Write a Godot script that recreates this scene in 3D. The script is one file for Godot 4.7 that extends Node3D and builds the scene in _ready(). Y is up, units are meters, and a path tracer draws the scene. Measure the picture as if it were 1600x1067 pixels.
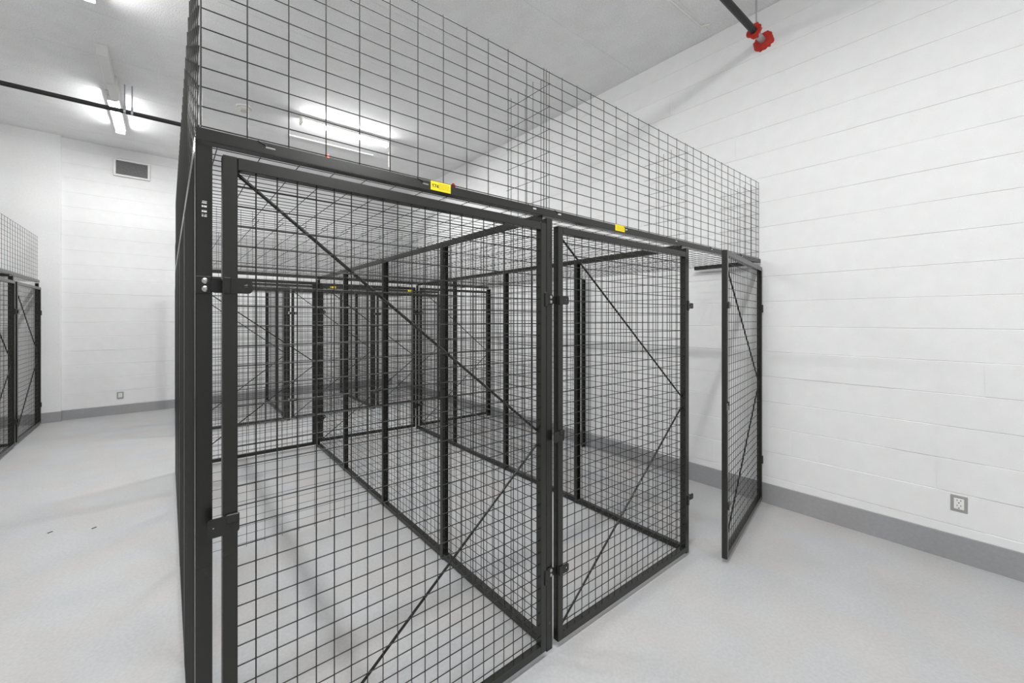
extends Node3D
# A storage room with rows of wire lockers. x runs along the locker fronts, -z into the room.

const EYE := 1.5
const FOCAL := 652.0
const YAW := -39.528
const CEIL := 4.05
const WALL_X := 3.775

var M := {}

# ---------------------------------------------------------------- mesh builder
class MB:
	var v := PackedVector3Array()
	var n := PackedVector3Array()
	func tri(a: Vector3, b: Vector3, c: Vector3, na: Vector3, nb: Vector3, nc: Vector3) -> void:
		if (b - a).cross(c - a).dot(na + nb + nc) > 0.0:
			v.append(a); v.append(c); v.append(b)
			n.append(na); n.append(nc); n.append(nb)
		else:
			v.append(a); v.append(b); v.append(c)
			n.append(na); n.append(nb); n.append(nc)
	func flat_quad(a: Vector3, b: Vector3, c: Vector3, d: Vector3, out: Vector3) -> void:
		tri(a, b, c, out, out, out)
		tri(a, c, d, out, out, out)
	# a box with bevelled edges, from corner lo to corner hi
	func box(lo: Vector3, hi: Vector3, bevel := 0.0) -> void:
		var c := (lo + hi) * 0.5
		var h := (hi - lo) * 0.5
		var e: float = minf(bevel, minf(h.x, minf(h.y, h.z)) * 0.8)
		for ax in 3:
			var p := (ax + 1) % 3
			var q := (ax + 2) % 3
			for s in [-1.0, 1.0]:
				var nn := Vector3.ZERO
				nn[ax] = s
				var pts := []
				for k in [[-1, -1], [1, -1], [1, 1], [-1, 1]]:
					var t := Vector3.ZERO
					t[ax] = s * h[ax]
					t[p] = k[0] * (h[p] - e)
					t[q] = k[1] * (h[q] - e)
					pts.append(c + t)
				flat_quad(pts[0], pts[1], pts[2], pts[3], nn)
			if e > 0.0:
				for s in [-1.0, 1.0]:
					for r in [-1.0, 1.0]:
						# edge along axis ax, between faces p (s) and q (r)
						var nn := Vector3.ZERO
						nn[p] = s
						nn[q] = r
						nn = nn.normalized()
						var a := Vector3.ZERO
						a[p] = s * h[p]
						a[q] = r * (h[q] - e)
						var b := Vector3.ZERO
						b[p] = s * (h[p] - e)
						b[q] = r * h[q]
						var l := Vector3.ZERO
						l[ax] = h[ax] - e
						flat_quad(c + a - l, c + a + l, c + b + l, c + b - l, nn)
		if e > 0.0:
			for i in [-1.0, 1.0]:
				for j in [-1.0, 1.0]:
					for k in [-1.0, 1.0]:
						var s := Vector3(i, j, k)
						var nn := s.normalized()
						tri(c + s * Vector3(h.x, h.y - e, h.z - e), c + s * Vector3(h.x - e, h.y, h.z - e), c + s * Vector3(h.x - e, h.y - e, h.z), nn, nn, nn)
	# a round bar from a to b
	func rod(a: Vector3, b: Vector3, r: float, sides := 6, caps := true) -> void:
		var ax := (b - a).normalized()
		var up := Vector3.UP if absf(ax.y) < 0.9 else Vector3.RIGHT
		var s := ax.cross(up).normalized()
		var t := s.cross(ax).normalized()
		for i in sides:
			var g0 := TAU * i / sides + 0.4
			var g1 := TAU * (i + 1) / sides + 0.4
			var n0 := s * cos(g0) + t * sin(g0)
			var n1 := s * cos(g1) + t * sin(g1)
			tri(a + n0 * r, b + n0 * r, b + n1 * r, n0, n0, n1)
			tri(a + n0 * r, b + n1 * r, a + n1 * r, n0, n1, n1)
			if caps:
				tri(a, a + n0 * r, a + n1 * r, -ax, -ax, -ax)
				tri(b, b + n0 * r, b + n1 * r, ax, ax, ax)
	# a surface of revolution: profile of (distance along the axis, radius)
	func lathe(at: Vector3, ax: Vector3, profile: Array, sides := 20, wobble := 0.0, rng: RandomNumberGenerator = null) -> void:
		var up := Vector3.UP if absf(ax.y) < 0.9 else Vector3.RIGHT
		var s := ax.cross(up).normalized()
		var t := s.cross(ax).normalized()
		var k := []
		for i in sides:
			k.append(1.0 + (rng.randf_range(-wobble, wobble) if rng else 0.0))
		for j in profile.size() - 1:
			var p0: Vector2 = profile[j]
			var p1: Vector2 = profile[j + 1]
			var d := (p1 - p0).normalized()
			for i in sides:
				var i1 := (i + 1) % sides
				var g0 := TAU * i / sides
				var g1 := TAU * (i + 1) / sides
				var r0 := s * cos(g0) + t * sin(g0)
				var r1 := s * cos(g1) + t * sin(g1)
				var n0 := (r0 * d.x - ax * d.y).normalized()
				var n1 := (r1 * d.x - ax * d.y).normalized()
				var a: Vector3 = at + ax * p0.x + r0 * p0.y * k[i]
				var b: Vector3 = at + ax * p1.x + r0 * p1.y * k[i]
				var c: Vector3 = at + ax * p1.x + r1 * p1.y * k[i1]
				var e: Vector3 = at + ax * p0.x + r1 * p0.y * k[i1]
				tri(a, b, c, n0, n0, n1)
				tri(a, c, e, n0, n1, n1)
	# a plate with a round hole, standing in the xy plane: rounded outline round the centre, hole of radius r
	func eye_plate(c: Vector3, half_w: float, half_h: float, corner: float, hole: Vector2, r: float, thick: float) -> void:
		var num := 24
		var o := []
		var q := []
		for i in num:
			var g := TAU * (i + 0.5) / num
			var dx := cos(g)
			var dy := sin(g)
			var x: float = signf(dx) * (half_w - corner) + corner * dx
			var y: float = signf(dy) * (half_h - corner) + corner * dy
			o.append(Vector3(x, y, 0))
			var w := Vector2(x - hole.x, y - hole.y).normalized()
			q.append(Vector3(hole.x + w.x * r, hole.y + w.y * r, 0))
		var f := Vector3(0, 0, thick * 0.5)
		for i in num:
			var j := (i + 1) % num
			flat_quad(c + o[i] + f, c + o[j] + f, c + q[j] + f, c + q[i] + f, Vector3(0, 0, 1))
			flat_quad(c + o[i] - f, c + o[j] - f, c + q[j] - f, c + q[i] - f, Vector3(0, 0, -1))
			var mo: Vector3 = (o[i] + o[j]) * 0.5
			flat_quad(c + o[i] + f, c + o[j] + f, c + o[j] - f, c + o[i] - f, mo.normalized())
			var hc := Vector3(hole.x, hole.y, 0)
			flat_quad(c + q[i] + f, c + q[j] + f, c + q[j] - f, c + q[i] - f, (hc - (q[i] + q[j]) * 0.5).normalized())
	# a flat strip between two ends along axis 0 (x) or 1 (y), with slots [centre, length, cross centre, cross width] cut through
	func slotted(axis: int, a0: float, a1: float, c0: float, c1: float, z0: float, z1: float, slots: Array) -> void:
		var at := a0
		for s in slots:
			_strip(axis, at, s[0] - s[1] * 0.5, c0, c1, z0, z1)
			_strip(axis, s[0] - s[1] * 0.5, s[0] + s[1] * 0.5, c0, s[2] - s[3] * 0.5, z0, z1)
			_strip(axis, s[0] - s[1] * 0.5, s[0] + s[1] * 0.5, s[2] + s[3] * 0.5, c1, z0, z1)
			at = s[0] + s[1] * 0.5
		_strip(axis, at, a1, c0, c1, z0, z1)
	func _strip(axis: int, a0: float, a1: float, c0: float, c1: float, z0: float, z1: float) -> void:
		if a1 - a0 < 0.0004 or c1 - c0 < 0.0004:
			return
		if axis == 0:
			box(Vector3(a0, c0, z0), Vector3(a1, c1, z1))
		else:
			box(Vector3(c0, a0, z0), Vector3(c1, a1, z1))
	func mesh() -> ArrayMesh:
		var m := ArrayMesh.new()
		var arr := []
		arr.resize(Mesh.ARRAY_MAX)
		arr[Mesh.ARRAY_VERTEX] = v
		arr[Mesh.ARRAY_NORMAL] = n
		m.add_surface_from_arrays(Mesh.PRIMITIVE_TRIANGLES, arr)
		return m

# ---------------------------------------------------------------- scene helpers
func part(called: String, b: MB, m: Material, parent: Node) -> MeshInstance3D:
	var o := MeshInstance3D.new()
	o.name = called
	o.mesh = b.mesh()
	o.material_override = m
	parent.add_child(o, true)
	return o

var taken := {}
func numbered(called: String) -> String:
	if not taken.has(called):
		taken[called] = 0
		return called
	taken[called] += 1
	return "%s_%03d" % [called, taken[called]]

func tag(o: Node, label: String, category: String, group := "") -> void:
	o.set_meta("label", label)
	o.set_meta("category", category)
	if group:
		o.set_meta("group", group)

func thing(called: String, label: String, category: String, at := Vector3.ZERO, turn := 0.0, group := "") -> Node3D:
	var o := Node3D.new()
	o.name = numbered(called)
	add_child(o)
	o.position = at
	o.rotation.y = turn
	tag(o, label, category, group)
	return o

func structure(called: String, b: MB, m: Material, at := Vector3.ZERO, turn := 0.0) -> MeshInstance3D:
	var o := part(numbered(called), b, m, self)
	o.position = at
	o.rotation.y = turn
	o.set_meta("kind", "structure")
	return o

func rise(depth: float) -> float:
	return maxf(0.0, (depth - 2.0) * 0.0135)

# ---------------------------------------------------------------- materials
func noise_image(size: int, seed_: int, freq: float, octaves: int) -> Image:
	var f := FastNoiseLite.new()
	f.seed = seed_
	f.noise_type = FastNoiseLite.TYPE_SIMPLEX_SMOOTH
	f.frequency = freq
	f.fractal_octaves = octaves
	return f.get_seamless_image(size, size)

func paint_texture(size: int, seed_: int, tone: Color, coarse: float, fine: float, tint: float) -> ImageTexture:
	var a := noise_image(size, seed_, 0.008, 4)
	var b := noise_image(size, seed_ + 1, 0.16, 3)
	var c := noise_image(size, seed_ + 2, 0.006, 2)
	var im := Image.create(size, size, true, Image.FORMAT_RGB8)
	for y in size:
		for x in size:
			var k := 1.0 + (a.get_pixel(x, y).r - 0.5) * coarse + (b.get_pixel(x, y).r - 0.5) * fine
			var w := (c.get_pixel(x, y).r - 0.5) * tint
			im.set_pixel(x, y, Color(clampf(tone.r * k * (1.0 + w), 0, 1), clampf(tone.g * k * (1.0 - 0.15 * w), 0, 1), clampf(tone.b * k * (1.0 - w), 0, 1)))
	im.generate_mipmaps()
	return ImageTexture.create_from_image(im)

func bump_texture(size: int, seed_: int, freq: float, strength: float) -> ImageTexture:
	var im := noise_image(size, seed_, freq, 4)
	im.convert(Image.FORMAT_RGBA8)
	im.bump_map_to_normal_map(strength)
	im.generate_mipmaps()
	return ImageTexture.create_from_image(im)

func plain(c: Color, rough: float, metal := 0.0) -> StandardMaterial3D:
	var m := StandardMaterial3D.new()
	m.albedo_color = c
	m.roughness = rough
	m.metallic = metal
	return m

func painted(tex: Texture2D, scale_: float, rough: float, bump: Texture2D, bump_k: float) -> StandardMaterial3D:
	var m := StandardMaterial3D.new()
	m.albedo_texture = tex
	m.roughness = rough
	m.uv1_triplanar = true
	m.uv1_world_triplanar = true
	m.uv1_scale = Vector3.ONE * scale_
	if bump:
		m.normal_enabled = true
		m.normal_texture = bump
		m.normal_scale = bump_k
	return m

func make_materials() -> void:
	var rough_bump := bump_texture(512, 41, 0.2, 1.2)
	M.block = painted(paint_texture(512, 11, Color(0.9, 0.9, 0.9), 0.02, 0.025, 0.006), 1.6, 0.6, rough_bump, 0.25)
	M.mortar = painted(paint_texture(256, 15, Color(0.9, 0.9, 0.9), 0.02, 0.03, 0.006), 0.9, 0.65, rough_bump, 0.3)
	M.floor = painted(paint_texture(1024, 21, Color(0.69, 0.69, 0.69), 0.035, 0.075, 0.03), 0.3, 0.5, rough_bump, 0.1)
	M.ceiling = painted(paint_texture(512, 31, Color(0.95, 0.95, 0.95), 0.03, 0.1, 0.006), 0.8, 0.8, rough_bump, 0.4)
	M.base = painted(paint_texture(256, 51, Color(0.6, 0.6, 0.605), 0.05, 0.05, 0.01), 0.8, 0.5, rough_bump, 0.2)
	M.frame = plain(Color(0.125, 0.132, 0.116), 0.27)
	M.wire = plain(Color(0.11, 0.115, 0.1), 0.36)
	M.bright_wire = plain(Color(0.2, 0.2, 0.19), 0.4)
	M.hardware = plain(Color(0.09, 0.095, 0.085), 0.35)
	M.bolt = plain(Color(0.75, 0.75, 0.73), 0.28, 1.0)
	M.yellow = plain(Color(0.96, 0.87, 0.08), 0.4)
	M.print = plain(Color(0.1, 0.09, 0.03), 0.6)
	M.fine_print = plain(Color(0.74, 0.65, 0.06), 0.6)
	M.pipe = plain(Color(0.11, 0.11, 0.105), 0.45)
	M.red = plain(Color(0.72, 0.13, 0.05), 0.6)
	M.galvanised = plain(Color(0.72, 0.73, 0.74), 0.35, 0.6)
	M.white = plain(Color(0.9, 0.9, 0.89), 0.5)
	M.off_white = plain(Color(0.84, 0.83, 0.8), 0.5)
	M.slat = plain(Color(0.62, 0.62, 0.62), 0.5)
	M.dark = plain(Color(0.08, 0.08, 0.08), 0.8)
	M.steel_box = plain(Color(0.6, 0.6, 0.595), 0.5)
	M.chip = plain(Color(0.2, 0.19, 0.18), 0.8)
	var glow := plain(Color(1, 1, 1), 0.4)
	glow.emission_enabled = true
	glow.emission = Color(1.0, 1.0, 1.0)
	glow.emission_energy_multiplier = GLOW
	M.glow = glow

# ---------------------------------------------------------------- lights
const GLOW := 82.0
const LAMP := 4.2
const EXPOSURE := 1.0

func strip_light(label: String, from: Vector3, to: Vector3, output := 1.0) -> void:
	# a surface fluorescent strip: metal body against the ceiling, lit diffuser below
	var mid := (from + to) * 0.5
	var along := (to - from)
	var turn := atan2(-along.z, along.x)
	var half := along.length() * 0.5
	var t := thing("ceiling_light", label, "light", Vector3(mid.x, CEIL, mid.z), turn, "strip lights on the ceiling")
	var b := MB.new()
	b.box(Vector3(-half, -0.055, -0.055), Vector3(half, 0.0, 0.055), 0.006)
	part("body", b, M.white, t)
	b = MB.new()
	var prev := Vector3.ZERO
	for i in 13:
		var g := PI * i / 12.0
		var p := Vector3(0, -0.057 - sin(g) * 0.042, cos(g) * 0.042)
		if i > 0:
			var g0 := PI * (i - 1) / 12.0
			var n0 := Vector3(0, -sin(g0), cos(g0))
			var n1 := Vector3(0, -sin(g), cos(g))
			var e := Vector3(half - 0.02, 0, 0)
			b.tri(prev - e, prev + e, p + e, n0, n0, n1)
			b.tri(prev - e, p + e, p - e, n0, n1, n1)
		prev = p
	var shine: StandardMaterial3D = M.glow.duplicate()
	shine.emission_energy_multiplier = GLOW * output
	part("diffuser", b, shine, t)
	for s in [-1.0, 1.0]:
		b = MB.new()
		b.box(Vector3(s * (half - 0.01) - 0.012, -0.105, -0.048), Vector3(s * (half - 0.01) + 0.012, -0.055, 0.048), 0.004)
		part("end_cap", b, M.white, t)
	var l := AreaLight3D.new()
	l.name = "glow"
	l.area_size = Vector2(half * 2.0 - 0.06, 0.09)
	l.rotation_degrees.x = -90
	l.position = Vector3(0, -0.104, 0)
	l.light_energy = LAMP * output
	l.light_color = Color(1.0, 1.0, 1.0)
	l.area_range = 30.0
	l.shadow_enabled = true
	t.add_child(l)

# ---------------------------------------------------------------- wire lockers
const TOP := 1.985      # top of the roof angle
const PITCH := 0.0517

func grid(b: MB, x0: float, x1: float, y0: float, y1: float, px: float, py: float, r: float, sides: int, at: Callable, first_x := 0.0, first_y := 0.0) -> void:
	# welded wires over the rectangle; at(x, y, lift) places a point
	var x := x0 + first_x
	while x <= x1 + 0.001:
		b.rod(at.call(x, y0, r * 0.95), at.call(x, y1, r * 0.95), r, sides, false)
		x += px
	var y := y0 + first_y
	while y <= y1 + 0.001:
		b.rod(at.call(x0, y, -r * 0.95), at.call(x1, y, -r * 0.95), r, sides, false)
		y += py

func angle_post(parent: Node, x: float, d: float, y0: float, y1: float, w: float, side: float, zdir: float, slots: Array) -> void:
	# L-shaped post: front leg across x, other leg running back at the side the sign says
	var b := MB.new()
	var z := -d * zdir
	b.slotted(1, y0, y1, x, x + w, minf(z, z - 0.003 * zdir), maxf(z, z - 0.003 * zdir), slots)
	var xs := x if side < 0.0 else x + w - 0.003
	b.box(Vector3(xs, y0, minf(z, z - 0.038 * zdir)), Vector3(xs + 0.003, y1, maxf(z, z - 0.038 * zdir)), 0.0012)
	part("post", b, M.frame, parent)

func channel_post(parent: Node, x: float, d: float, y0: float, y1: float, zdir: float) -> void:
	# U-shaped post, open towards the cage
	var b := MB.new()
	var z := -d * zdir
	b.box(Vector3(x - 0.021, y0, z - 0.017), Vector3(x - 0.017, y1, z + 0.017), 0.0012)
	b.box(Vector3(x + 0.017, y0, z - 0.017), Vector3(x + 0.021, y1, z + 0.017), 0.0012)
	b.box(Vector3(x - 0.017, y0, z - 0.004), Vector3(x + 0.017, y1, z), 0.0)
	part("post", b, M.frame, parent)

func make_door(parent: Node, x0: float, x1: float, z: float, lo: float, hi: float, open_deg: float, zdir: float, sides: int, detail: bool) -> Node3D:
	# hinged on its right side; the node stands at the hinge line
	var d := Node3D.new()
	d.name = "door"
	parent.add_child(d, true)
	d.position = Vector3(x1, 0, z)
	d.rotation_degrees.y = open_deg
	var w := x1 - x0
	var t := 0.033
	var zf := 0.016
	var b := MB.new()
	b.box(Vector3(-w, lo, -zf), Vector3(-w + t, hi, zf), 0.0018)
	part("stile", b, M.frame, d)
	b = MB.new()
	b.box(Vector3(-t, lo, -zf), Vector3(0, hi, zf), 0.0018)
	part("stile", b, M.frame, d)
	b = MB.new()
	b.box(Vector3(-w + t, hi - t, -zf), Vector3(-t, hi, zf), 0.0018)
	part("rail", b, M.frame, d)
	b = MB.new()
	b.box(Vector3(-w + t, lo, -zf), Vector3(-t, lo + t, zf), 0.0018)
	part("rail", b, M.frame, d)
	b = MB.new()
	var zm := -0.002 * zdir
	var place := func(x: float, y: float, lift: float) -> Vector3: return Vector3(x, y, zm + lift * zdir)
	grid(b, -w + t, -t, lo + t, hi - t, PITCH, 0.0535, 0.0019, sides, place, 0.044, 0.03)
	part("wire_mesh", b, M.wire, d)
	# two braces that meet half way up the hinge side
	var zb := -0.0105 * zdir
	for s in [[Vector3(-w + t + 0.002, hi - t - 0.004, zb), Vector3(-t, (lo + hi) * 0.5 + 0.03, zb)], [Vector3(-t, (lo + hi) * 0.5 - 0.03, zb), Vector3(-w + t + 0.002, lo + t + 0.004, zb)]]:
		b = MB.new()
		b.rod(s[0], s[1], 0.0052, maxi(sides, 6), true)
		part("brace", b, M.frame, d)
	# latch plate on the free stile
	if detail:
		b = MB.new()
		b.eye_plate(Vector3(-w + 0.002, 0.967, zf * zdir + 0.003 * zdir), 0.034, 0.024, 0.009, Vector2(-0.022, 0), 0.0022, 0.004)
		b.box(Vector3(-w + 0.006, 0.97, zf + 0.001), Vector3(-w + 0.036, 0.994, zf + 0.008), 0.002)
		part("latch_plate", b, M.frame, d)
	for y in [1.588, 0.352]:
		b = MB.new()
		var zt := (zf + 0.0024) * zdir
		b.eye_plate(Vector3(-w + 0.034, y, zt), 0.032, 0.02, 0.011, Vector2(0.018, 0), 0.0055, 0.004)
		b.box(Vector3(-w + 0.001, y - 0.021, minf(zt, zt + 0.006 * zdir)), Vector3(-w + 0.017, y + 0.021, maxf(zt, zt + 0.006 * zdir)), 0.002)
		part("hasp_tab", b, M.hardware, d)
		b = MB.new()
		b.box(Vector3(-0.012, y - 0.032, -0.012), Vector3(0.006, y + 0.032, 0.022), 0.003)
		part("hinge", b, M.hardware, d)
	return d

func post_tab(parent: Node, x: float, y: float, z: float, zdir: float) -> void:
	# eyelet bolted on a post, reaching towards the door
	var b := MB.new()
	b.box(Vector3(x - 0.036, y - 0.023, minf(z, z + 0.005 * zdir)), Vector3(x - 0.002, y + 0.023, maxf(z, z + 0.005 * zdir)), 0.002)
	b.eye_plate(Vector3(x + 0.02, y - 0.002, z + 0.003 * zdir), 0.025, 0.018, 0.011, Vector2(0.011, 0), 0.0055, 0.004)
	var t := part("hasp_tab", b, M.hardware, parent)
	for s in [-0.0105, 0.0105]:
		b = MB.new()
		b.lathe(Vector3(x - 0.016, y + s, z + 0.005 * zdir), Vector3(0, 0, zdir), [Vector2(0, 0.0075), Vector2(0.003, 0.0075), Vector2(0.0055, 0.004), Vector2(0.006, 0.0)], 12)
		part("bolt", b, M.bolt, t)

func number_tag(parent: Node, x: float, y: float, z: float, w: float, hh: float, digits: String) -> void:
	var b := MB.new()
	b.box(Vector3(x, y, z), Vector3(x + w, y + hh, z + 0.0015), 0.0004)
	var t := part("number_tag", b, M.yellow, parent)
	t.set_meta("label", "yellow number tag on the top beam")
	if digits:
		var tm := TextMesh.new()
		var f := SystemFont.new()
		f.font_names = PackedStringArray(["Droid Sans"])
		f.font_weight = 700
		tm.font = f
		tm.text = digits
		tm.font_size = 32
		tm.pixel_size = 0.00053
		tm.depth = 0.0004
		tm.horizontal_alignment = HORIZONTAL_ALIGNMENT_LEFT
		tm.vertical_alignment = VERTICAL_ALIGNMENT_CENTER
		var o := MeshInstance3D.new()
		o.name = "digits"
		o.mesh = tm
		o.material_override = M.print
		o.position = Vector3(x + 0.004, y + hh * 0.5, z + 0.0017)
		t.add_child(o, true)
	b = MB.new()
	var rng := RandomNumberGenerator.new()
	rng.seed = int(x * 977.0) + 5
	var start := x + w * (0.4 if digits else 0.12)
	for r in 4:
		var at := start
		var yy := y + hh * (0.76 - 0.17 * r)
		while at < x + w * 0.9:
			var lw := rng.randf_range(0.004, 0.009)
			b.box(Vector3(at, yy, z + 0.0013), Vector3(minf(at + lw, x + w * 0.95), yy + hh * 0.06, z + 0.0018))
			at += lw + 0.002
	part("small_print", b, M.fine_print, t)

func locker(label: String, at: Vector3, turn: float, w: float, depth: float, zdir: float, o: Dictionary) -> Node3D:
	# a wire locker: front line at z = 0, w wide, running back by depth
	var t := thing("storage_locker", label, "locker", at, turn, o.group)
	var sides: int = o.get("sides", 5)
	var near: bool = o.get("near", false)
	var ground: Callable = o.ground
	var g0: float = ground.call(0.0)
	var cells := int(round(depth / 0.94))
	var b: MB
	var top: float = o.get("top", TOP)
	# --- front posts
	var pw := 0.036
	var pslots := []
	if near:
		for k in 4:
			pslots.append([1.772 + 0.0115 * k, 0.007, pw * 0.52, 0.011])
	var mslots := [[0.12, 0.02, 0.022, 0.004], [1.79, 0.028, 0.022, 0.003]] if near else []
	var lx: float = o.get("post_x", 0.0)
	for s in mslots:
		s[2] += lx
	for s in pslots:
		s[2] += lx
	angle_post(t, lx, 0.0, g0, top - 0.028, pw, -1.0, zdir, pslots if o.get("left_side", false) else mslots)
	if o.get("right_post", false):
		angle_post(t, w - pw, 0.0, g0, top - 0.028, pw, 1.0, zdir, [])
	# --- top beam: a slotted angle with its foot at the bottom
	b = MB.new()
	var y0 := top - 0.02
	var y1 := top + 0.012
	var slots := []
	for sx in o.get("slots", []):
		slots.append([sx, 0.024, y0 + 0.021, 0.0075])
	var fz := 0.002 * zdir
	b.slotted(0, 0.0, w, y0, y1, minf(fz, fz + 0.003 * zdir), maxf(fz, fz + 0.003 * zdir), slots if near else [])
	b.box(Vector3(0, y0, minf(fz, fz - 0.034 * zdir)), Vector3(w, y0 + 0.003, maxf(fz, fz - 0.034 * zdir)), 0.001)
	b.box(Vector3(0, y0 - 0.001, minf(fz + 0.003 * zdir, fz)), Vector3(w, y0 + 0.001, maxf(fz + 0.003 * zdir, fz)), 0.0)
	part("top_beam", b, M.frame, t)
	# --- sides: divider panels of square mesh with rails
	var flanks := []
	if o.get("left_side", false):
		flanks.append(0.004)
	else:
		flanks.append(0.0215)
	var outer: bool = o.get("left_side", false)
	var turn_side := -1.0 if outer else 1.0
	for fx in flanks:
		b = MB.new()
		var place := func(q: float, y: float, lift: float) -> Vector3: return Vector3(fx + lift * turn_side, y, -q * zdir)
		for c in cells:
			var q0 := depth * c / cells
			var q1 := depth * (c + 1) / cells
			var gy: float = ground.call((q0 + q1) * 0.5) + 0.02
			grid(b, q0, q1, gy, top - 0.03, depth / cells / 18.0, PITCH, 0.0018, sides, place, 0.02, 0.012)
		var panel := part("side_panel", b, M.wire, t)
		b = MB.new()
		var za := -0.03 * zdir
		var zb := -(depth - 0.01) * zdir
		var rl: float = 0.0 if outer else fx - 0.02
		b.box(Vector3(rl, top - 0.003, minf(za, zb)), Vector3(rl + 0.038, top, maxf(za, zb)), 0.001)
		b.box(Vector3(rl, top - 0.038, minf(za, zb)), Vector3(rl + 0.003, top - 0.002, maxf(za, zb)), 0.001)
		part("top_rail", b, M.frame, panel)
		# bottom rail follows the floor
		b = MB.new()
		var fall: float = ground.call(depth) - g0
		for c in 3:
			var off: Vector3 = [Vector3(-0.016, 0.02, 0), Vector3(0.016, 0.02, 0), Vector3(0, 0.034, 0)][c]
			var bx: float = fx + (0.014 if outer else 0.0)
			var a0 := Vector3(bx, g0, za) + off
			var a1 := Vector3(bx, g0 + fall, zb) + off
			var hw := Vector3(0.016, 0, 0) if c == 2 else Vector3(0, 0.014, 0)
			var th := Vector3(0, 0.0015, 0) if c == 2 else Vector3(0.0015, 0, 0)
			b.flat_quad(a0 - hw + th, a0 + hw + th, a1 + hw + th, a1 - hw + th, th.normalized())
			b.flat_quad(a0 - hw - th, a0 + hw - th, a1 + hw - th, a1 - hw - th, -th.normalized())
			b.flat_quad(a0 - hw - th, a0 - hw + th, a1 - hw + th, a1 - hw - th, -hw.normalized())
			b.flat_quad(a0 + hw - th, a0 + hw + th, a1 + hw + th, a1 + hw - th, hw.normalized())
		part("bottom_rail", b, M.frame, panel)
		for c in range(1, cells + (1 if o.get("rear_posts", true) else 0)):
			var q := depth * c / cells - (0.012 if c == cells else 0.0)
			channel_post(t, fx + (0.017 if outer else 0.0), q, ground.call(q), top - 0.004, zdir)
	# --- rear panel: wide mesh hung in two overlapping sheets
	if o.get("rear", false):
		for s in [[0.004, 1.05, 0.0], [0.80, 1.965, 0.006]]:
			b = MB.new()
			var gr: float = ground.call(depth)
			var place := func(x: float, y: float, lift: float) -> Vector3: return Vector3(x, y, (-depth + 0.03 + s[2]) * zdir + lift)
			grid(b, 0.012 + s[2], w - 0.004, maxf(s[0], gr + 0.004), s[1], 0.1035, PITCH * 1.06, 0.0014, sides, place, 0.02, 0.025)
			part("rear_panel", b, M.wire, t)
	# --- roof
	b = MB.new()
	var lay := func(x: float, q: float, lift: float) -> Vector3: return Vector3(x, top - 0.012 - lift, -q * zdir)
	var q := 0.0
	var jig := 0.0
	while q < depth - 0.1:
		var q1 := minf(q + 0.99, depth)
		grid(b, 0.005, w - 0.003, q + 0.004, q1, 0.1035, PITCH, 0.0015, sides, lay, 0.045 + jig, 0.012)
		q += 0.93
		jig += 0.022
	part("roof_panel", b, M.wire, t)
	# --- mesh extension above the front beam
	var ext: float = o.get("ext", 0.625)
	if ext > 0.0:
		b = MB.new()
		var up := func(x: float, y: float, lift: float) -> Vector3: return Vector3(x, y, -0.008 * zdir + lift * zdir)
		grid(b, o.get("ext_x0", 0.012), o.get("ext_x1", w), top + 0.022, top + 0.022 + ext, 0.1033, PITCH, 0.0018, sides, up)
		# wires reach down into the beam
		var x: float = o.get("ext_x0", 0.012)
		while x < w + 0.001:
			b.rod(Vector3(x, top - 0.01, -0.007 * zdir), Vector3(x, top + 0.02, -0.007 * zdir), 0.0015, sides, false)
			x += 0.1033
		if near:
			for s in slots.size():
				if s < 2:
					var p: float = slots[s][0]
					b.rod(Vector3(p - 0.034, y1 + 0.002, -0.004), Vector3(p - 0.03, y1, 0.007), 0.0014, 5)
					b.rod(Vector3(p - 0.03, y1, 0.007), Vector3(p - 0.008, y0 + 0.022, 0.0065), 0.0014, 5)
		part("extension_panel", b, M.wire, t)
	for rx in ([0.02] if o.get("ret", false) else []) + ([w - 0.02] if o.get("ret_right", false) else []):
		b = MB.new()
		for k in 6:
			var d := 0.004 + 0.0545 * k
			b.rod(Vector3(rx, top + 0.01, -d * zdir), Vector3(rx, top + 0.018 + ext - 0.012 * (k % 2), -d * zdir), 0.0014, sides, true)
		for k in 6:
			var yy := top + 0.07 + 0.1035 * k
			b.rod(Vector3(rx + 0.003, yy, 0.0), Vector3(rx + 0.003, yy, -0.318 * zdir), 0.0014, sides, true)
		part("return_panel", b, M.wire, t)
	if o.get("side_ext", false):
		b = MB.new()
		var place := func(qq: float, y: float, lift: float) -> Vector3: return Vector3(0.006 - lift, y, -qq * zdir)
		grid(b, 0.0, depth, top + 0.004, top + 0.018 + ext, 0.1033, PITCH, 0.0016, sides, place, 0.0, 0.014)
		part("side_extension_panel", b, M.wire, t)
	if o.get("back_ext", false):
		b = MB.new()
		var place := func(x: float, y: float, lift: float) -> Vector3: return Vector3(x, y, (-depth + 0.02) * zdir + lift)
		grid(b, 0.0, w, top + 0.01, top + 0.018 + ext, 0.1033, PITCH, 0.0015, sides, place)
		part("back_extension_panel", b, M.wire, t)
	# --- door and its fittings
	var dx0: float = o.get("door_x0", 0.054)
	var dx1: float = o.get("door_x1", w - 0.012)
	make_door(t, dx0, dx1, 0.004 * zdir, g0 + 0.028, minf(top - 0.058, 1.93), o.get("open", 0.0), zdir, sides, near)
	if o.get("tabs", true):
		for y in [1.59, 0.354]:
			post_tab(t, lx + 0.036, y, 0.002 * zdir, zdir)
	if o.has("tag"):
		number_tag(t, o.tag[0], y0 + 0.003, 0.0052 * zdir, o.tag[1], 0.033, o.tag[2])
	return t

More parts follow.
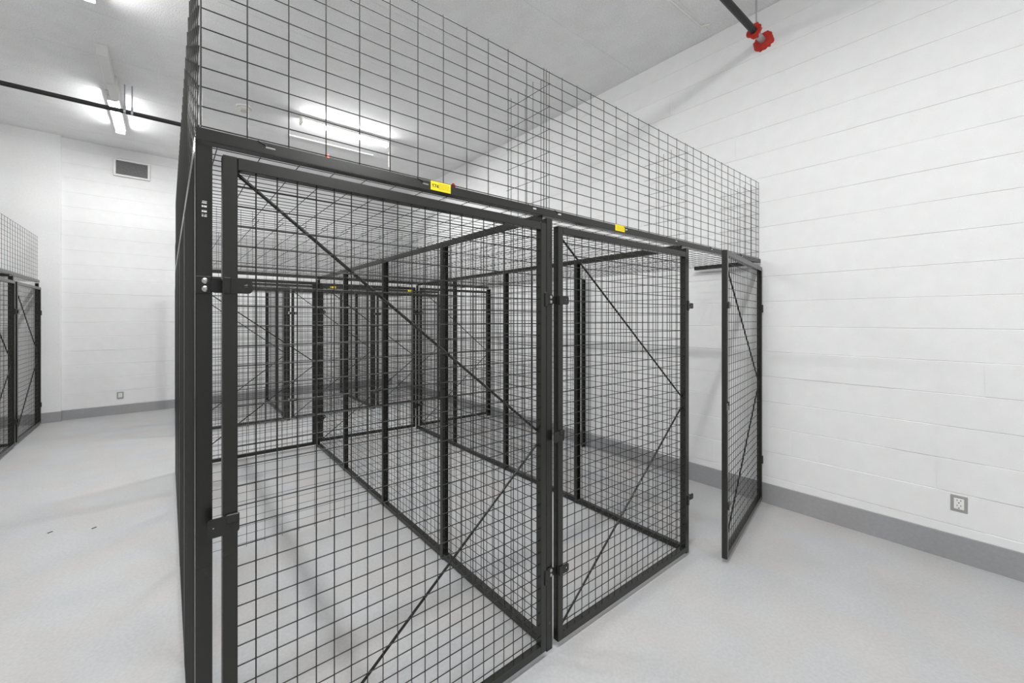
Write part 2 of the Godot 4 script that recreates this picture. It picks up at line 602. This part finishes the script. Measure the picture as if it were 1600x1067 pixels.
# ---------------------------------------------------------------- block walls
func add_block(b: MB, lo: Vector3, hi: Vector3) -> void:
	# face with a groove along the beds; the upright joints are filled flush with paint and show only as small steps
	var ex := 0.0
	var ey := 0.0032
	var back := -0.0035
	var f := [Vector3(lo.x + ex, lo.y + ey, hi.z), Vector3(hi.x - ex, lo.y + ey, hi.z), Vector3(hi.x - ex, hi.y - ey, hi.z), Vector3(lo.x + ex, hi.y - ey, hi.z)]
	var r := [Vector3(lo.x, lo.y, back), Vector3(hi.x, lo.y, back), Vector3(hi.x, hi.y, back), Vector3(lo.x, hi.y, back)]
	b.flat_quad(f[0], f[1], f[2], f[3], Vector3(0, 0, 1))
	for i in 4:
		var j := (i + 1) % 4
		var out: Vector3 = [Vector3(0, -1, 1), Vector3(1, 0, 0.3), Vector3(0, 1, 1), Vector3(-1, 0, 0.3)][i]
		b.flat_quad(f[i], f[j], r[j], r[i], out.normalized())
		var s := Vector3(0, 0, -0.02)
		b.flat_quad(r[i], r[j], r[j] + s, r[i] + s, Vector3(out.x, out.y, 0).normalized())

func block_mesh(w: float, h: float, proud: float) -> MB:
	var b := MB.new()
	add_block(b, Vector3(-w * 0.5, -h * 0.5, 0), Vector3(w * 0.5, h * 0.5, proud))
	return b

func lay_blocks(wall: Node3D, length: float, height: float, first_joint: float, phase: float, keep_from: float, keep_to: float, others: bool) -> void:
	# running bond on the wall's own front face (z = 0 is the face of the blocks); x along the wall
	var rng := RandomNumberGenerator.new()
	rng.seed = 77
	var L := 0.407
	var H := 0.2037
	var variants := []
	for k in 3:
		variants.append(block_mesh(L, H, [-0.0016, 0.0, 0.0014][k]).mesh())
	var rest := MB.new()
	var y := first_joint - H
	var row := 0
	while y < height - 0.01:
		var x := -L + fposmod(phase + (L * 0.5 if row % 2 else 0.0), L)
		while x < length:
			var a := maxf(x, 0.0)
			var c := minf(x + L, length)
			var lo := maxf(y, 0.0)
			var hi := minf(y + H, height)
			if c - a > 0.02 and hi - lo > 0.02:
				var whole := c - a > L - 0.001 and hi - lo > H - 0.001
				var mid := (a + c) * 0.5
				if mid > keep_from and mid < keep_to:
					var o := MeshInstance3D.new()
					o.name = "block"
					o.mesh = variants[rng.randi() % 3] if whole else block_mesh(c - a, hi - lo, 0.0).mesh()
					o.material_override = M.block
					wall.add_child(o, true)
					o.position = Vector3(mid, (lo + hi) * 0.5, 0)
				elif others:
					add_block(rest, Vector3(a, lo, 0), Vector3(c, hi, 0))
			x += L
		y += H
		row += 1
	if rest.v.size():
		var o := part("farther_blocks", rest, M.block, wall)
		o.set_meta("kind", "stuff")

# ---------------------------------------------------------------- the scene
func _ready() -> void:
	# camera: level, with the lens shifted a little downward
	var cam := Camera3D.new()
	cam.name = "camera"
	cam.projection = Camera3D.PROJECTION_FRUSTUM
	cam.near = 0.05
	cam.far = 60.0
	cam.size = 0.05 * 1067.0 / FOCAL
	cam.frustum_offset = Vector2(0, -0.05 * 34.5 / FOCAL)
	cam.position = Vector3(0, EYE, 0)
	cam.rotation_degrees = Vector3(0, YAW, 0)
	cam.current = true
	add_child(cam)
	var we := WorldEnvironment.new()
	we.name = "environment"
	var env := Environment.new()
	env.background_mode = Environment.BG_COLOR
	env.background_color = Color(0, 0, 0)
	env.tonemap_mode = Environment.TONE_MAPPER_LINEAR
	env.tonemap_exposure = EXPOSURE
	env.sdfgi_enabled = true
	env.ssao_enabled = true
	env.ssil_enabled = true
	we.environment = env
	add_child(we)
	make_materials()
	strip_light("glowing strip light above the locker roofs, seen through the front mesh", Vector3(1.28, 0, -5.71), Vector3(2.43, 0, -5.71))
	strip_light("glowing strip light over the left aisle, crossed by the black pipe", Vector3(-0.48, 0, -6.44), Vector3(-0.48, 0, -7.54), 0.62)
	strip_light("glowing strip light at the top edge, over the left aisle", Vector3(-0.48, 0, -3.4), Vector3(-0.48, 0, -4.57), 0.95)
	strip_light("strip light over the left aisle beside the camera, above the frame", Vector3(-0.48, 0, -0.3), Vector3(-0.48, 0, -1.45))
	strip_light("strip light above the front aisle, in line with the lockers", Vector3(0.5, 0, -0.7), Vector3(1.65, 0, -0.7))
	strip_light("strip light on the ceiling behind the camera", Vector3(1.28, 0, 2.6), Vector3(2.43, 0, 2.6))
	build_shell()
	build_lockers()
	build_fittings()

func build_shell() -> void:
	var x0 := -3.6
	var z_near := 5.2
	# floor: level under the camera, rising a little towards the far wall
	var b := MB.new()
	var far := 9.0
	var f0 := Vector3(x0 - 0.2, 0, z_near + 0.2)
	var xr := WALL_X + 0.2
	b.flat_quad(Vector3(x0 - 0.2, 0, z_near + 0.2), Vector3(xr, 0, z_near + 0.2), Vector3(xr, 0, -2), Vector3(x0 - 0.2, 0, -2), Vector3.UP)
	b.flat_quad(Vector3(x0 - 0.2, 0, -2), Vector3(xr, 0, -2), Vector3(xr, rise(far), -far), Vector3(x0 - 0.2, rise(far), -far), Vector3(0, 1, 0.0135).normalized())
	b.flat_quad(Vector3(x0 - 0.2, -0.2, z_near + 0.2), Vector3(xr, -0.2, z_near + 0.2), Vector3(xr, -0.2, -far), Vector3(x0 - 0.2, -0.2, -far), Vector3.DOWN)
	b.flat_quad(Vector3(x0 - 0.2, -0.2, z_near + 0.2), Vector3(xr, -0.2, z_near + 0.2), Vector3(xr, 0, z_near + 0.2), f0, Vector3(0, 0, 1))
	structure("floor", b, M.floor)
	# ceiling: cast panels with narrow seams across the room
	b = MB.new()
	b.box(Vector3(x0 - 0.2, CEIL + 0.003, -far), Vector3(xr, CEIL + 0.2, z_near + 0.2))
	var ceil_ := structure("ceiling", b, M.ceiling)
	var z := 5.65 + 0.785 * 4.0
	while z > -5.0:
		b = MB.new()
		b.box(Vector3(x0 - 0.1, CEIL, -z), Vector3(xr - 0.1, CEIL + 0.02, -z + 0.780), 0.0012)
		part("ceiling_panel", b, M.ceiling, ceil_)
		z -= 0.785
	# right wall of painted blocks; its own x runs from near to far
	b = MB.new()
	var len_r := z_near + 8.9
	b.box(Vector3(0, -0.1, -0.2), Vector3(len_r, CEIL + 0.02, -0.004))
	var wr := structure("wall_right", b, M.mortar, Vector3(WALL_X, 0, z_near), -PI / 2.0)
	wr.rotation.y = PI / 2.0
	# turned so that the face looks into the room
	wr.rotation.y = -PI / 2.0
	wr.position = Vector3(WALL_X, 0, -8.9)
	# along the wall: distance from the far end
	lay_blocks(wr, len_r, CEIL, 0.219, fposmod(8.9 - 1.141, 0.407), 8.9 - 5.65, 8.9 + 0.45, true)
	# far wall, a little out of square
	var turn := 0.037
	b = MB.new()
	b.box(Vector3(-3.9, -0.1, -0.2), Vector3(4.3, CEIL + 0.02, -0.004))
	var wb := structure("wall_back", b, M.mortar, Vector3(0, 0, -8.455), 0.0)
	wb.rotation.y = turn
	wb.position = Vector3(-1.145, 0, -8.497)
	b = MB.new()
	b.box(Vector3(-2.7, -0.1, -0.2), Vector3(5.2, CEIL + 0.02, -0.004))
	wb.mesh = b.mesh()
	lay_blocks(wb, 5.1, CEIL, 0.235, 0.13, -1.0, 6.0, false)
	# the smooth stretch of the far wall that stands proud
	b = MB.new()
	b.box(Vector3(-2.7, -0.1, -0.2), Vector3(0.0, CEIL + 0.02, 0.06), 0.006)
	var pil := structure("wall_pilaster", b, M.mortar, wb.position, turn)
	pil.rotation.y = turn
	b = MB.new()
	b.box(Vector3(x0 - 0.2, -0.1, -9.0), Vector3(x0, CEIL + 0.02, z_near + 0.2))
	structure("wall_left", b, M.block)
	b = MB.new()
	b.box(Vector3(x0 - 0.2, -0.1, z_near), Vector3(WALL_X + 0.2, CEIL + 0.02, z_near + 0.2))
	structure("wall_front", b, M.block)
	# painted baseboards
	b = MB.new()
	var bb := 0.165
	b.box(Vector3(WALL_X - 0.007, -0.02, -2.0), Vector3(WALL_X + 0.01, bb, z_near), 0.003)
	var lo := Vector3(WALL_X - 0.007, 0, 0)
	b.flat_quad(lo + Vector3(0, -0.01, -2), lo + Vector3(0, bb, -2), lo + Vector3(0, rise(8.3) + bb - 0.03, -8.4), lo + Vector3(0, 0.0, -8.4), Vector3(-1, 0, 0))
	b.flat_quad(lo + Vector3(0, bb, -2), lo + Vector3(0.02, bb, -2), lo + Vector3(0.02, rise(8.3) + bb - 0.03, -8.4), lo + Vector3(0, rise(8.3) + bb - 0.03, -8.4), Vector3.UP)
	structure("baseboard_right", b, M.base)
	b = MB.new()
	b.box(Vector3(0.0, 0.0, -0.02), Vector3(5.1, 0.228, 0.007), 0.003)
	b.box(Vector3(-2.6, 0.0, -0.02), Vector3(0.004, 0.228, 0.067), 0.003)
	var bk := structure("baseboard_back", b, M.base, wb.position, turn)
	bk.rotation.y = turn

func build_lockers() -> void:
	var base := func(v0: float, sgn: float) -> Callable:
		return func(d: float) -> float: return rise(v0 + sgn * d)
	var fronts := [0.055, 1.318, 2.56, 3.765]
	var depth := 1.88
	var vf := 1.352
	# front row of the big block
	var names := ["front wire locker with yellow tag 174 and a closed wide door",
		"middle wire locker of the front row, small yellow tag, door shut",
		"front wire locker against the right wall, its door swung open"]
	for i in 3:
		var w: float = fronts[i + 1] - fronts[i]
		var o := {"group": "front row of wire lockers", "near": true, "sides": 6, "ground": base.call(vf, 1.0), "rear": true, "left_side": i == 0, "side_ext": i == 0, "ret": i > 0, "rear_posts": true}
		if i == 0:
			o.tag = [0.676, 0.083, "174"]
			o.slots = [0.17, 0.657, 1.186]
			o.door_x1 = w - 0.021
			o.open = 1.2
		elif i == 1:
			o.tag = [0.497, 0.083, ""]
			o.slots = [0.08, 0.6, 1.12]
			o.door_x1 = w - 0.009
			o.ext_x0 = 0.004
		else:
			o.open = 10.2
			o.ret_right = true
			o.slots = [0.35, 0.85]
			o.door_x0 = 0.06
			o.door_x1 = w - 0.008
			o.ext_x0 = 0.004
		var t := locker(names[i], Vector3(fronts[i], 0, -vf), 0.0, w, depth, 1.0, o)
		if i == 2:
			var b := MB.new()
			b.box(Vector3(w - 0.055, TOP - 0.034, -0.53), Vector3(w - 0.051, TOP - 0.002, -0.03), 0.001)
			b.box(Vector3(w - 0.055, TOP - 0.036, -0.53), Vector3(w - 0.01, TOP - 0.032, -0.03), 0.001)
			part("wall_bracket", b, M.frame, t)
			channel_post(t, w - 0.03, depth - 0.012, rise(vf + depth), TOP - 0.02, 1.0)
	# rear row, back to back with the front one, doors to the far aisle
	var rear_names := ["rear wire locker behind the tag 174 locker, door to the far aisle",
		"middle wire locker of the rear row, its far door slightly ajar",
		"rear wire locker beside the right wall, door to the far aisle"]
	var vr := 5.115
	for i in 3:
		var w: float = fronts[i + 1] - fronts[i]
		var o := {"group": "rear row of wire lockers", "sides": 4, "ground": base.call(vr, -1.0), "left_side": i == 0, "side_ext": i == 0, "rear_posts": false, "ext": 0.625, "tabs": true, "right_post": i == 2}
		if i == 1:
			o.open = -4.0
		locker(rear_names[i], Vector3(fronts[i], 0, -vr), 0.0, w, depth, -1.0, o)
	# second row across the aisle, backs to the far wall
	var far_names := ["wire locker across the far aisle, leftmost of its row",
		"middle wire locker of the row across the far aisle",
		"wire locker across the far aisle, in the corner by both walls"]
	var v2 := 6.6
	var tag_at := [0.63, 0.58, 0.6]
	for i in 3:
		var w: float = fronts[i + 1] - fronts[i] - (0.04 if i == 0 else 0.0)
		var o := {"group": "wire lockers along the far wall", "sides": 4, "ground": base.call(v2, 1.0), "left_side": i == 0, "side_ext": i == 0, "tag": [tag_at[i], 0.083, ""], "top": 1.99, "right_post": i == 2}
		if i == 0:
			o.open = 1.0
		locker(far_names[i], Vector3(fronts[i] + (0.03 if i == 0 else -0.01), 0, -v2), 0.0, w, 1.69, 1.0, o)
	# row along the left side, seen at the left edge of the picture
	var left_names := ["wire locker at the left edge, last before the far wall",
		"wire locker cut by the left edge of the picture"]
	var vl := [7.16, 5.93]
	for i in 2:
		var g := rise(vl[i] + 0.6)
		var ground := func(_d: float) -> float: return g
		locker(left_names[i], Vector3(-1.335, 0, -vl[i]), PI / 2.0, 1.225, 1.88, 1.0, {"group": "wire lockers along the left side", "sides": 4, "ground": ground, "left_side": i == 1, "top": 2.015, "ext": 0.57, "right_post": i == 0})

func build_fittings() -> void:
	var rng := RandomNumberGenerator.new()
	rng.seed = 9
	# sprinkler pipes
	var defs := [["black pipe ending in red collars high on the right wall", 1.33, 3.785, 0.0255, [3.59], [3.63]],
		["black pipe under the ceiling, crossing the glowing strip light", 6.17, 3.755, 0.023, [1.73], [-0.36, -0.30]]]
	for k in 2:
		var d: Array = defs[k]
		var t := thing("ceiling_pipe", d[0], "pipe", Vector3(0, 0, -d[1]), 0.0, "pipes under the ceiling")
		var b := MB.new()
		b.rod(Vector3(-3.6, d[2], 0), Vector3(3.6, d[2], 0), d[3], 16)
		part("pipe", b, M.pipe, t)
		b = MB.new()
		b.rod(Vector3(3.6, d[2], 0), Vector3(WALL_X, d[2], 0), d[3] * 0.98, 16)
		b.rod(Vector3(3.615, d[2], 0), Vector3(3.63, d[2], 0), d[3] * 1.08, 16)
		part("sleeve", b, M.galvanised, t)
		for x in d[4]:
			b = MB.new()
			b.lathe(Vector3(x - 0.018, d[2], 0), Vector3(1, 0, 0), [Vector2(0, 0.02), Vector2(0.0, 0.046), Vector2(0.009, 0.052), Vector2(0.026, 0.05), Vector2(0.034, 0.044), Vector2(0.034, 0.02)], 26, 0.14, rng)
			for s in [-1.0, 1.0]:
				b.box(Vector3(x - 0.012, d[2] + s * 0.046 - 0.012, -0.012), Vector3(x + 0.012, d[2] + s * 0.046 + 0.012, 0.03), 0.003)
			part("collar", b, M.red, t)
		b = MB.new()
		b.lathe(Vector3(WALL_X + 0.002, d[2], 0), Vector3(-1, 0, 0), [Vector2(0, 0.078), Vector2(0.01, 0.074), Vector2(0.02, 0.055), Vector2(0.026, 0.024)], 34, 0.13, rng)
		part("wall_flange", b, M.red, t)
		for x in d[5]:
			b = MB.new()
			b.rod(Vector3(x, d[2] + d[3], 0), Vector3(x, CEIL + 0.002, 0), 0.006, 8)
			b.rod(Vector3(x, d[2] + 0.005, 0), Vector3(x, d[2] + 0.06, 0), 0.011, 8)
			b.lathe(Vector3(x - 0.009, d[2], 0), Vector3(1, 0, 0), [Vector2(0, d[3]), Vector2(0, d[3] + 0.004), Vector2(0.018, d[3] + 0.004), Vector2(0.018, d[3])], 16)
			part("hanger", b, M.galvanised, t)
	# unlit cable trough before the lit strip
	var w := thing("cable_trough", "white cable trough on the ceiling before the lit strip", "trough", Vector3(-0.47, CEIL, -5.9))
	var c := MB.new()
	c.box(Vector3(-0.04, -0.1, -0.12), Vector3(0.04, 0, 0.5), 0.004)
	part("housing", c, M.white, w)
	c = MB.new()
	c.box(Vector3(-0.02, -0.11, -0.5), Vector3(0.06, 0, -0.12), 0.004)
	part("junction_box", c, M.white, w)
	# smoke detector
	var s := thing("smoke_detector", "small round white detector on the grey ceiling", "detector", Vector3(0.711, CEIL, -5.906))
	c = MB.new()
	c.lathe(Vector3.ZERO, Vector3.DOWN, [Vector2(0, 0.085), Vector2(0.018, 0.085), Vector2(0.022, 0.072)], 28)
	part("base", c, M.white, s)
	c = MB.new()
	c.lathe(Vector3(0, -0.012, 0), Vector3.DOWN, [Vector2(0, 0.07), Vector2(0.03, 0.064), Vector2(0.045, 0.045), Vector2(0.048, 0.0)], 28)
	part("cap", c, M.off_white, s)
	# drop rod beyond the lamp
	c = MB.new()
	c.rod(Vector3(2.6, 3.82, -6.1), Vector3(2.6, CEIL, -6.1), 0.006, 8)
	var r := part(numbered("hanging_rod"), c, M.white, self)
	tag(r, "thin white rod hanging from the ceiling right of the strip light", "rod")
	# thin conduits fixed to the ceiling
	var runs := {"thin pale conduit on the ceiling left of the red collars": [Vector3(3.074, 4.042, -1.766), Vector3(3.571, 4.042, -1.752), Vector3(3.604, 4.042, -1.684)],
		"thin pale conduit on the ceiling beside the glowing strip light": [Vector3(1.292, 4.042, -6.389), Vector3(2.457, 4.042, -6.360)]}
	for label in runs:
		c = MB.new()
		var line: Array = runs[label]
		for i in line.size() - 1:
			c.rod(line[i], line[i + 1], 0.009, 8)
		var con := part(numbered("ceiling_conduit"), c, M.white, self)
		tag(con, label, "conduit", "thin conduits on the ceiling")
	# vent high on the far wall
	var wall := Transform3D(Basis(Vector3.UP, 0.037), Vector3(-1.145, 0, -8.497))
	var v := thing("wall_vent", "white framed vent with dark louvres high on far wall", "vent", wall * Vector3(0.73, 3.76, 0.0), 0.037)
	c = MB.new()
	var vw := 0.205
	var vh := 0.128
	c.box(Vector3(-vw, vh - 0.026, 0), Vector3(vw, vh, 0.032), 0.004)
	c.box(Vector3(-vw, -vh, 0), Vector3(vw, -vh + 0.026, 0.032), 0.004)
	c.box(Vector3(-vw, -vh + 0.026, 0), Vector3(-vw + 0.028, vh - 0.026, 0.032), 0.004)
	c.box(Vector3(vw - 0.028, -vh + 0.026, 0), Vector3(vw, vh - 0.026, 0.032), 0.004)
	part("frame", c, M.white, v)
	c = MB.new()
	c.box(Vector3(-vw + 0.02, -vh + 0.02, 0.0005), Vector3(vw - 0.02, vh - 0.02, 0.003))
	part("duct_opening", c, M.dark, v)
	for k in 11:
		c = MB.new()
		var y := -vh + 0.038 + 0.018 * k
		c.flat_quad(Vector3(-vw + 0.028, y - 0.007, 0.022), Vector3(vw - 0.028, y - 0.007, 0.022), Vector3(vw - 0.028, y + 0.007, 0.01), Vector3(-vw + 0.028, y + 0.007, 0.01), Vector3(0, 0.65, 0.76))
		c.flat_quad(Vector3(-vw + 0.028, y - 0.0085, 0.022), Vector3(vw - 0.028, y - 0.0085, 0.022), Vector3(vw - 0.028, y + 0.0055, 0.01), Vector3(-vw + 0.028, y + 0.0055, 0.01), Vector3(0, -0.65, -0.76))
		part("louvre", c, M.slat, v)
	# sockets
	socket("socket with white face in a grey plate low on the right wall", Vector3(WALL_X + 0.001, 0.36, -0.231), -PI / 2.0)
	socket("small grey framed socket low on the far wall", wall * Vector3(0.6, 0.37, 0.001), 0.037)
	# chips lying on the floor of the left aisle
	for p in [Vector3(-0.626, 0, 4.248), Vector3(-0.4, 0, 4.145)]:
		c = MB.new()
		var far_one: bool = p.x < -0.5
		c.box(Vector3(-0.014, 0, -0.003), Vector3(0.014, 0.004, 0.003), 0.001)
		var o := part(numbered("floor_chip"), c, M.chip, self)
		o.position = Vector3(p.x, rise(p.z), -p.z)
		o.rotation.y = 0.6
		tag(o, "dark chip on the aisle floor, farther from the lockers" if far_one else "dark chip on the aisle floor, nearer to the lockers", "chip", "chips on the aisle floor")

func socket(label: String, at: Vector3, turn: float) -> void:
	var t := thing("wall_socket", label, "socket", at, turn, "wall sockets")
	var b := MB.new()
	b.box(Vector3(-0.037, -0.05, 0), Vector3(0.037, 0.05, 0.006), 0.003)
	part("plate", b, M.steel_box, t)
	b = MB.new()
	b.box(Vector3(-0.022, -0.033, 0.004), Vector3(0.022, 0.033, 0.01), 0.002)
	var f := part("face", b, M.white, t)
	b = MB.new()
	for s in [-1.0, 1.0]:
		for x in [-0.008, 0.008]:
			b.box(Vector3(x - 0.0014, s * 0.016 + 0.002, 0.0095), Vector3(x + 0.0014, s * 0.016 + 0.011, 0.0104))
		b.box(Vector3(-0.003, s * 0.016 - 0.011, 0.0095), Vector3(0.003, s * 0.016 - 0.006, 0.0104))
	part("slots", b, M.dark, f)
